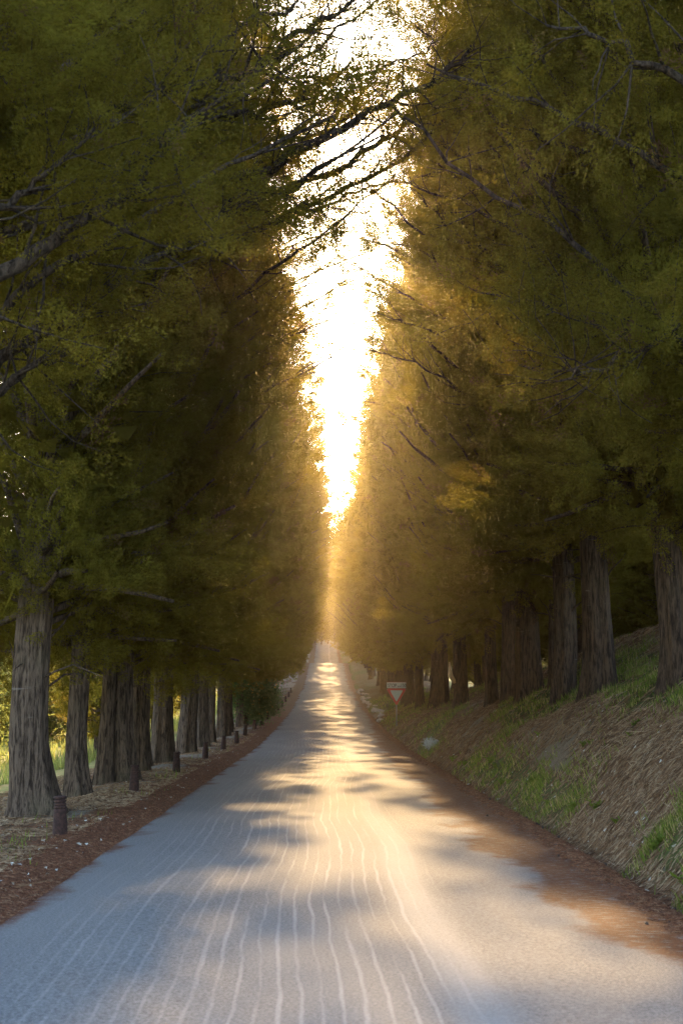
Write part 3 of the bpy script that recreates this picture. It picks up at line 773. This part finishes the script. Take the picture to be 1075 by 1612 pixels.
# silvery plant in the ditch
pp = at(680, 1176, 49); sx_, sy_ = 3.18, 43.5
rng = np.random.default_rng(9)
root = empty('silver_plant', (sx_, sy_, Z(sx_, sy_))); tag(root, 'small clump of silvery white leaves in the ditch right of the road', 'plant')
mb = MB()
for i in range(14):
    a = rng.random() * 6.283; r_ = rng.random() * 0.35; mb.tube([(0.1 * math.cos(a), 0.1 * math.sin(a), -0.05), (r_ * math.cos(a), r_ * math.sin(a) * 1.5, 0.25 + 0.2 * rng.random())], [0.01, 0.004], 4, False)
mb.build('stem', M_TWIG, root)
pos = rng.normal(size=(70, 3)) * np.array([0.08, 0.45, 0.05]) + np.array([0, 0, 0.09])
tr, ti = place([plume_proto(rng, 14, 0.16, 0.09, 0.02, 1.1)], pos, rng.normal(size=(70, 3)) * 0.8 + np.array([0, 0, 1]), 0.5 + 0.6 * rng.random(70), rng)
link('leaves', tri_mesh('leaves', tr, ti), M_SILVER, root)

# leafy weeds along the ditch and on the bank
rng = np.random.default_rng(19)
weeds = []
for v_ in range(3):
    P_ = []
    for st_ in range(9):
        a = rng.random() * 6.283; ln_ = 0.3 + 0.5 * rng.random()
        for k_ in range(9):
            t_ = k_ / 8; c_ = np.array([math.cos(a) * ln_ * t_ * 0.22, math.sin(a) * ln_ * t_ * 0.22, 0.02 + 0.26 * ln_ * t_ * (1.3 - 0.5 * t_)])
            b_ = rng.random() * 6.283; d_ = unit(np.array([math.cos(b_), math.sin(b_), 0.45 + 0.4 * rng.random()])); sd_ = unit(np.cross(d_, np.array([0, 0, 1.0]))); L_ = 0.055 + 0.05 * rng.random()
            m_ = c_ + d_ * L_ * 0.5; P_ += [[c_, m_ + sd_ * L_ * 0.26, c_ + d_ * L_], [c_, c_ + d_ * L_, m_ - sd_ * L_ * 0.26]]
    P_ = np.array(P_); w_ = tri_mesh('leaves', P_, rng.random(len(P_)) * 0.75); w_.materials.append(M_GRASS); weeds.append(w_)
for i in range(30):
    if i == 0: x_, y_, k_ = 2.98, 11.75, 1.1
    elif i < 16: y_ = 12.5 + i * 1.5 + rs.uniform(-0.6, 0.6); x_ = 3.02 + rs.uniform(-0.05, 0.25); k_ = rs.uniform(0.4, 0.8)
    else: y_ = rs.uniform(13, 34); x_ = rs.uniform(3.4, 6.0); k_ = rs.uniform(0.35, 0.7)
    o = link('weed', weeds[i % 3]); o.location = (x_, y_, Z(x_, y_) - 0.01); o.rotation_euler = (0, 0, rs.uniform(0, 6)); o.scale = (k_, k_, k_)
    tag(o, 'large light green weed at the foot of the bank by the right picture edge' if i == 0 else 'small leafy green weed rooted in the ditch under the bank' if i < 16 else 'small leafy weed growing among dry straw on the right bank', 'weed', None if i == 0 else 'weeds in the ditch' if i < 16 else 'weeds on the bank')

# ------------------------------------------------------------------ bollards
ord_ = ['nearest', 'second', 'third', 'fourth', 'fifth', 'sixth', 'seventh', 'eighth', 'ninth', 'tenth', 'eleventh', 'twelfth', 'thirteenth', 'fourteenth', 'fifteenth', 'sixteenth']
by = [16.85, 24.6, 31.4, 38.6, 44.9, 50.6, 57.5, 64.5, 71, 78, 86, 94, 102, 110, 118, 126]
bx = [-3.07, -3.25, -3.24, -3.22, -3.18, -3.12, -3.22, -3.2, -3.15, -3.15, -3.1, -3.1, -3.08, -3.05, -3.05, -3.05]
def make_bollard():
    root = empty('bollard', (0, 0, 0))
    mb = MB(); mb.lathe([(0.088, -0.15), (0.086, 0.0), (0.083, 0.1), (0.078, 0.20), (0.073, 0.285), (0.070, 0.292)]); b = mb.build('post', M_BOLL, root)
    mb = MB(); pr = []
    z = 0.286
    for i in range(3):
        pr += [(0.060, z), (0.060, z + 0.010), (0.071, z + 0.014), (0.073, z + 0.024), (0.071, z + 0.034)]; z += 0.036
    pr += [(0.060, z), (0.060, z + 0.010), (0.074, z + 0.015), (0.077, z + 0.028), (0.075, z + 0.040), (0.066, z + 0.046), (0.03, z + 0.049)]
    mb.lathe(pr); mb.build('ridged_head', M_BOLL, root)
    return root
b0 = make_bollard()
for i in range(16):
    if i == 0: b = b0
    else:
        b = b0.copy(); COL.objects.link(b)
        for ch in b0.children:
            c = ch.copy(); COL.objects.link(c); c.parent = b
    b.location = (bx[i], by[i], Z(bx[i], by[i]) + 0.0); b.rotation_euler = (R(rs.uniform(-2, 2)), R(rs.uniform(-2.5, 2.5)), rs.uniform(0, 6))
    if i == 0: b['label'] = 'nearest rust brown bollard with ringed top, before the stout trunk'
    elif i < 12: b['label'] = ord_[i] + ' rust brown bollard counting from the near end of the left verge'
    else: b['label'] = 'tiny bollard at the far end of the line where the road climbs'
    tag(b, None, 'bollard', 'bollards along the left verge')

# ------------------------------------------------------------------ yield sign
SX, SY = 3.2, 65.0
sz = Z(SX, SY)
root = empty('yield_sign', (SX, SY, sz), R(-3)); tag(root, 'red and white yield triangle on a post under a stop distance plate', 'road sign')
top = 2.42 - sz
mb = MB(); mb.tube([(0, 0.04, -0.3), (0, 0.04, top - 0.02)], [0.03, 0.03], 10); mb.build('post', M_GALV, root)
def tri_plate(w, y0, y1, zt, name, mat, rnd=0.06):
    h = w * math.sqrt(3) / 2; P = [(-w / 2, zt), (w / 2, zt), (0, zt - h)]
    pts = []
    c = (0, zt - h / 3)
    for (px_, pz_) in P:
        dx, dz = px_ - c[0], pz_ - c[1]; L = math.hypot(dx, dz); ang = math.atan2(dz, dx)
        cx_, cz_ = px_ - dx / L * rnd * 2, pz_ - dz / L * rnd * 2
        for k in range(-3, 4): a = ang + k * R(20); pts.append((cx_ + rnd * math.cos(a), cz_ + rnd * math.sin(a)))
    pts.sort(key=lambda q: math.atan2(q[1] - c[1], q[0]))
    n_ = len(pts); m_ = MB()
    m_.add([(a, y0, b) for a, b in pts] + [(a, y1, b) for a, b in pts],
           [tuple(range(n_)), tuple(range(n_, 2 * n_))[::-1]] + [(i, i + n_, (i + 1) % n_ + n_, (i + 1) % n_) for i in range(n_)])
    return m_.build(name, mat, root, False)
zt = top - 0.31
tri_plate(0.94, -0.010, 0.0, zt + 0.02, 'plate_edge', M_GALV)
tri_plate(0.92, -0.016, -0.010, zt + 0.012, 'red_border', M_SRED)
tri_plate(0.60, -0.021, -0.016, zt - 0.075, 'white_field', M_SWHITE, 0.03)
mb = MB(); mb.box((0, -0.006, top - 0.145), (0.43, 0.006, 0.135)); plate = mb.build('distance_plate', M_SWHITE, root, False)
mb = MB(); mb.box((0, -0.0145, top - 0.016), (0.43, 0.0025, 0.006)); mb.build('plate_rim', M_SRED, plate, False)
def text(txt, size, x, z, y, parent):
    cu = bpy.data.curves.new('lettering', 'FONT'); cu.body = txt; cu.size = size; cu.align_x = 'CENTER'; cu.extrude = 0.001; cu.offset = 0.004; cu.space_character = 0.95
    o = bpy.data.objects.new('lettering', cu); COL.objects.link(o); bpy.context.view_layer.update()
    me_ = bpy.data.meshes.new_from_object(o.evaluated_get(bpy.context.evaluated_depsgraph_get()))
    bpy.data.objects.remove(o)
    me_.materials.clear()
    l = link('lettering', me_, M_SBLACK, parent); l.location = (x, y, z); l.rotation_euler = (R(90), 0, 0); l.scale = (0.80, 1, 1); return l
text('STOP', 0.215, -0.195, top - 0.235, -0.0145, plate)
text('a m', 0.11, 0.125, top - 0.235, -0.0145, plate)
text('150', 0.215, 0.31, top - 0.235, -0.0145, plate)
mb = MB()
for dz in (0.16, 0.62, 0.9): mb.box((0, 0.03, top - dz), (0.06, 0.028, 0.018))
mb.build('clamp', M_GALV, root, False)

# ------------------------------------------------------------------ stones, cones
def stone_mesh(rng, name):
    mb = MB(); n = 8; prof_ = []
    for i in range(6):
        ph = math.pi * i / 5
        for k in range(n):
            a = 2 * math.pi * k / n; r_ = math.sin(ph) * (0.8 + 0.35 * rng.random()) + 0.02
            mb.v.append((r_ * math.cos(a), r_ * math.sin(a) * 0.8, -math.cos(ph) * 0.55 * (0.9 + 0.2 * rng.random())))
    for i in range(5):
        for k in range(n): a, b = i * n + k, i * n + (k + 1) % n; mb.f.append((a, b, b + n, a + n))
    mb.f.append(tuple(range(n))[::-1]); mb.f.append(tuple(5 * n + k for k in range(n)))
    return mb.mesh(name, False)
rng = np.random.default_rng(77)
stones = [stone_mesh(rng, 'stone') for _ in range(4)]
for s_ in stones: s_.materials.append(M_STONE)
o = link('stone', stone_mesh(rng, 'dark_stone'), M_DSTONE); o.location = (-4.75, 20.3, Z(-4.75, 20.3) + 0.03); o.scale = (0.14, 0.14, 0.13)
tag(o, 'dark rounded stone at the left foot of the nearest trunk', 'stone')
for i in range(34):
    y = 78 + i * 1.7 + rs.uniform(-0.5, 0.5); x = 3.15 + rs.uniform(-0.2, 0.35)
    o = link('stone', stones[i % 4]); k = rs.uniform(0.12, 0.3); o.location = (x, y, Z(x, y) + 0.02); o.scale = (k, k * 1.2, k * 0.8); o.rotation_euler = (0, 0, rs.uniform(0, 6))
    tag(o, 'pale stone of the rough edging along the far right verge', 'stone', 'edging stones on the far right verge')
for i in range(14):
    y = 14 + i * 2.1 + rs.uniform(-0.8, 0.8); x = 2.93 + rs.uniform(-0.1, 0.12)
    o = link('stone', stones[i % 4]); k = rs.uniform(0.02, 0.05); o.location = (x, y, Z(x, y)); o.scale = (k, k * 1.3, k * 0.6); o.rotation_euler = (0, 0, rs.uniform(0, 6))
    tag(o, 'small pale pebble lying in the ditch under the right bank', 'stone', 'pebbles in the right ditch')
mb = MB(); mb.lathe([(0.004, 0), (0.014, 0.004), (0.018, 0.014), (0.015, 0.026), (0.005, 0.034)], 8); cone = mb.mesh('cypress_cone'); cone.materials.append(M_CONE)
for i in range(16):
    y = 9.5 + 14 * rs.random() ** 1.3; x = 2.9 - 0.8 * rs.random() ** 1.5
    o = link('cypress_cone', cone); o.location = (x, y, Z(x, y) + 0.022); k = rs.uniform(0.7, 1.15); o.scale = (k, k, k); o.rotation_euler = (rs.uniform(-1, 1), rs.uniform(-1, 1), 0)
    tag(o, 'small dark cone lying on the needles of the right shoulder', 'cone', 'cones on the right shoulder')

# ------------------------------------------------------------------ ground cover
def blades(rng, x, y, hmin, hmax, w, lean=0.6, flat=False, lift=0.0):
    n = len(x); z = zg(x, y)
    a = rng.random(n) * 6.283
    if flat: d = np.stack([np.cos(a), np.sin(a), 0.10 + 0.25 * rng.random(n)], -1)
    else: d = np.stack([np.cos(a) * lean * rng.random(n), np.sin(a) * lean * rng.random(n), np.ones(n)], -1)
    return d, z
def scatter(name, x, y, L, w, mat, rng, kind='flat', tint=None, slope=True, tag_label=None):
    n = len(x); z = zg(x, y) + 0.012
    gx = (zg(x + 0.1, y) - zg(x - 0.1, y)) / 0.2
    a = rng.random(n) * 6.283
    if kind == 'flat':
        # lie along the slope, mostly down it where it is steep
        ca = np.cos(a); sa = np.sin(a) * np.where(np.abs(gx) > 0.3, 0.45, 1.0)
        d = np.stack([ca, sa, ca * gx + 0.05 + 0.22 * rng.random(n)], -1)
    else:
        d = np.stack([np.cos(a) * 0.55 * rng.random(n) - 0.25 * gx, np.sin(a) * 0.55 * rng.random(n), np.ones(n)], -1)
    d = unit(d)
    s_ = unit(np.cross(d, rng.normal(size=(n, 3))))
    p = np.stack([x, y, z], -1)
    tr = np.stack([p - s_ * w[:, None], p + s_ * w[:, None], p + d * L[:, None]], 1)
    me_ = tri_mesh(name, tr, rng.random(n) if tint is None else tint)
    return tag(link(name, me_, mat), kind='stuff')
rng = np.random.default_rng(5)
def ydist(n, a, b): # denser near
    u = rng.random(n); return 1 / (1 / a + u * (1 / b - 1 / a))
# straw and dead stalks on the bank
n = 170000
y = ydist(n, 9, 85); x = 2.92 + rng.random(n) * 5.2
keep = (patches(x, y) < 0.75) | (rng.random(n) < 0.3); keep &= fbm(x * 1.1, y * 0.5, 71, 3) > 0.24
x, y = x[keep], y[keep]; n = len(x)
scatter('dry_straw', x, y, (0.05 + 0.13 * rng.random(n)) * (1 + y / 60), 0.0028 * (1 + y / 22), M_STRAW, rng)
# needles on both shoulders
n = 120000
y = ydist(n, 8, 60); side = rng.random(n) < 0.55
x = np.where(side, -2.32 - rng.random(n) ** 1.3 * 3.4, 1.75 + 1.2 * rng.random(n) ** 0.6)
keep = side | (x + 2.1 * (fbm(x * 0.9, y * 0.55, 3, 3) - 0.5) > 1.95)
x, y = x[keep], y[keep]; n = len(x)
scatter('fallen_needles', x, y, 0.02 + 0.045 * rng.random(n), 0.002 * (1 + y / 25), M_NEEDLE, rng)
# grass
n = 260000
y = ydist(n, 9, 110); x = 2.85 + rng.random(n) * 5.0
g_ = patches(x, y) * sstep(0.38, 0.58, fbm(x * 3.0, y * 2.0, 83, 2))
keep = rng.random(n) < g_ * 0.9
x, y = x[keep], y[keep]
n2 = 16000; y2 = ydist(n2, 9, 60); x2 = -2.7 - rng.random(n2) * 3; k2 = rng.random(n2) < patches(x2, y2)
x = np.concatenate([x, x2[k2]]); y = np.concatenate([y, y2[k2]]); n = len(x)
scatter('grass', x, y, (0.04 + 0.09 * rng.random(n) ** 2) * (1 + y / 70), 0.0035 * (1 + y / 28), M_GRASS, rng, 'up')
# fallen twigs
n = 1500
y = ydist(n, 9, 50); x = np.where(rng.random(n) < 0.7, 3.0 + 4.5 * rng.random(n), -2.6 - 3 * rng.random(n))
scatter('fallen_twigs', x, y, 0.12 + 0.35 * rng.random(n) ** 2, 0.005 + 0.003 * rng.random(n), M_STRAW, rng, tint=rng.random(n) * 0.35)
# pale straw and chips at the feet of the left row
n = 60000
y = ydist(n, 12, 70); x = -2.9 - rng.random(n) * 3.2
keep = fbm(x * 0.9, y * 0.5, 15, 3) > 0.42; x, y = x[keep], y[keep]; n = len(x)
scatter('wood_chips', x, y, (0.03 + 0.07 * rng.random(n)), 0.004 * (1 + y / 25), M_STRAW, rng, tint=0.45 + 0.55 * rng.random(n))
# pale fallen leaves
n = 1500
y = ydist(n, 9, 60); x = np.where(rng.random(n) < 0.6, 2.8 + 4.5 * rng.random(n) ** 1.4, -2.5 - 2.6 * rng.random(n))
scatter('fallen_leaves', x, y, 0.03 + 0.03 * rng.random(n), 0.012 + 0.008 * rng.random(n), M_PALELEAF, rng)
# sunlit tall grass in the fields
n = 40000
x = -7.5 - 30 * rng.random(n) ** 1.5; y = 22 + 120 * rng.random(n)
scatter('meadow_grass', x, y, 0.15 + 0.3 * rng.random(n), 0.012 + 0.02 * rng.random(n), M_OLIVE, rng, 'up')

# ------------------------------------------------------------------ haze
mh = bpy.data.materials.new('haze_air'); mh.use_nodes = True; hn = mh.node_tree
hn.nodes.remove(hn.nodes['Principled BSDF'])
pv = hn.nodes.new('ShaderNodeVolumePrincipled'); pv.inputs['Density'].default_value = HAZE; pv.inputs['Anisotropy'].default_value = 0.88
pv.inputs['Color'].default_value = (0.98, 0.82, 0.58, 1)
hn.links.new(pv.outputs[0], hn.nodes['Material Output'].inputs['Volume'])
mb = MB(); mb.box((0, 500, 28), (2600, 2600, 42)); hz = mb.build('haze', mh, None, False)
if HAZE > 0: tag(hz, kind='stuff')
else: bpy.data.objects.remove(hz)
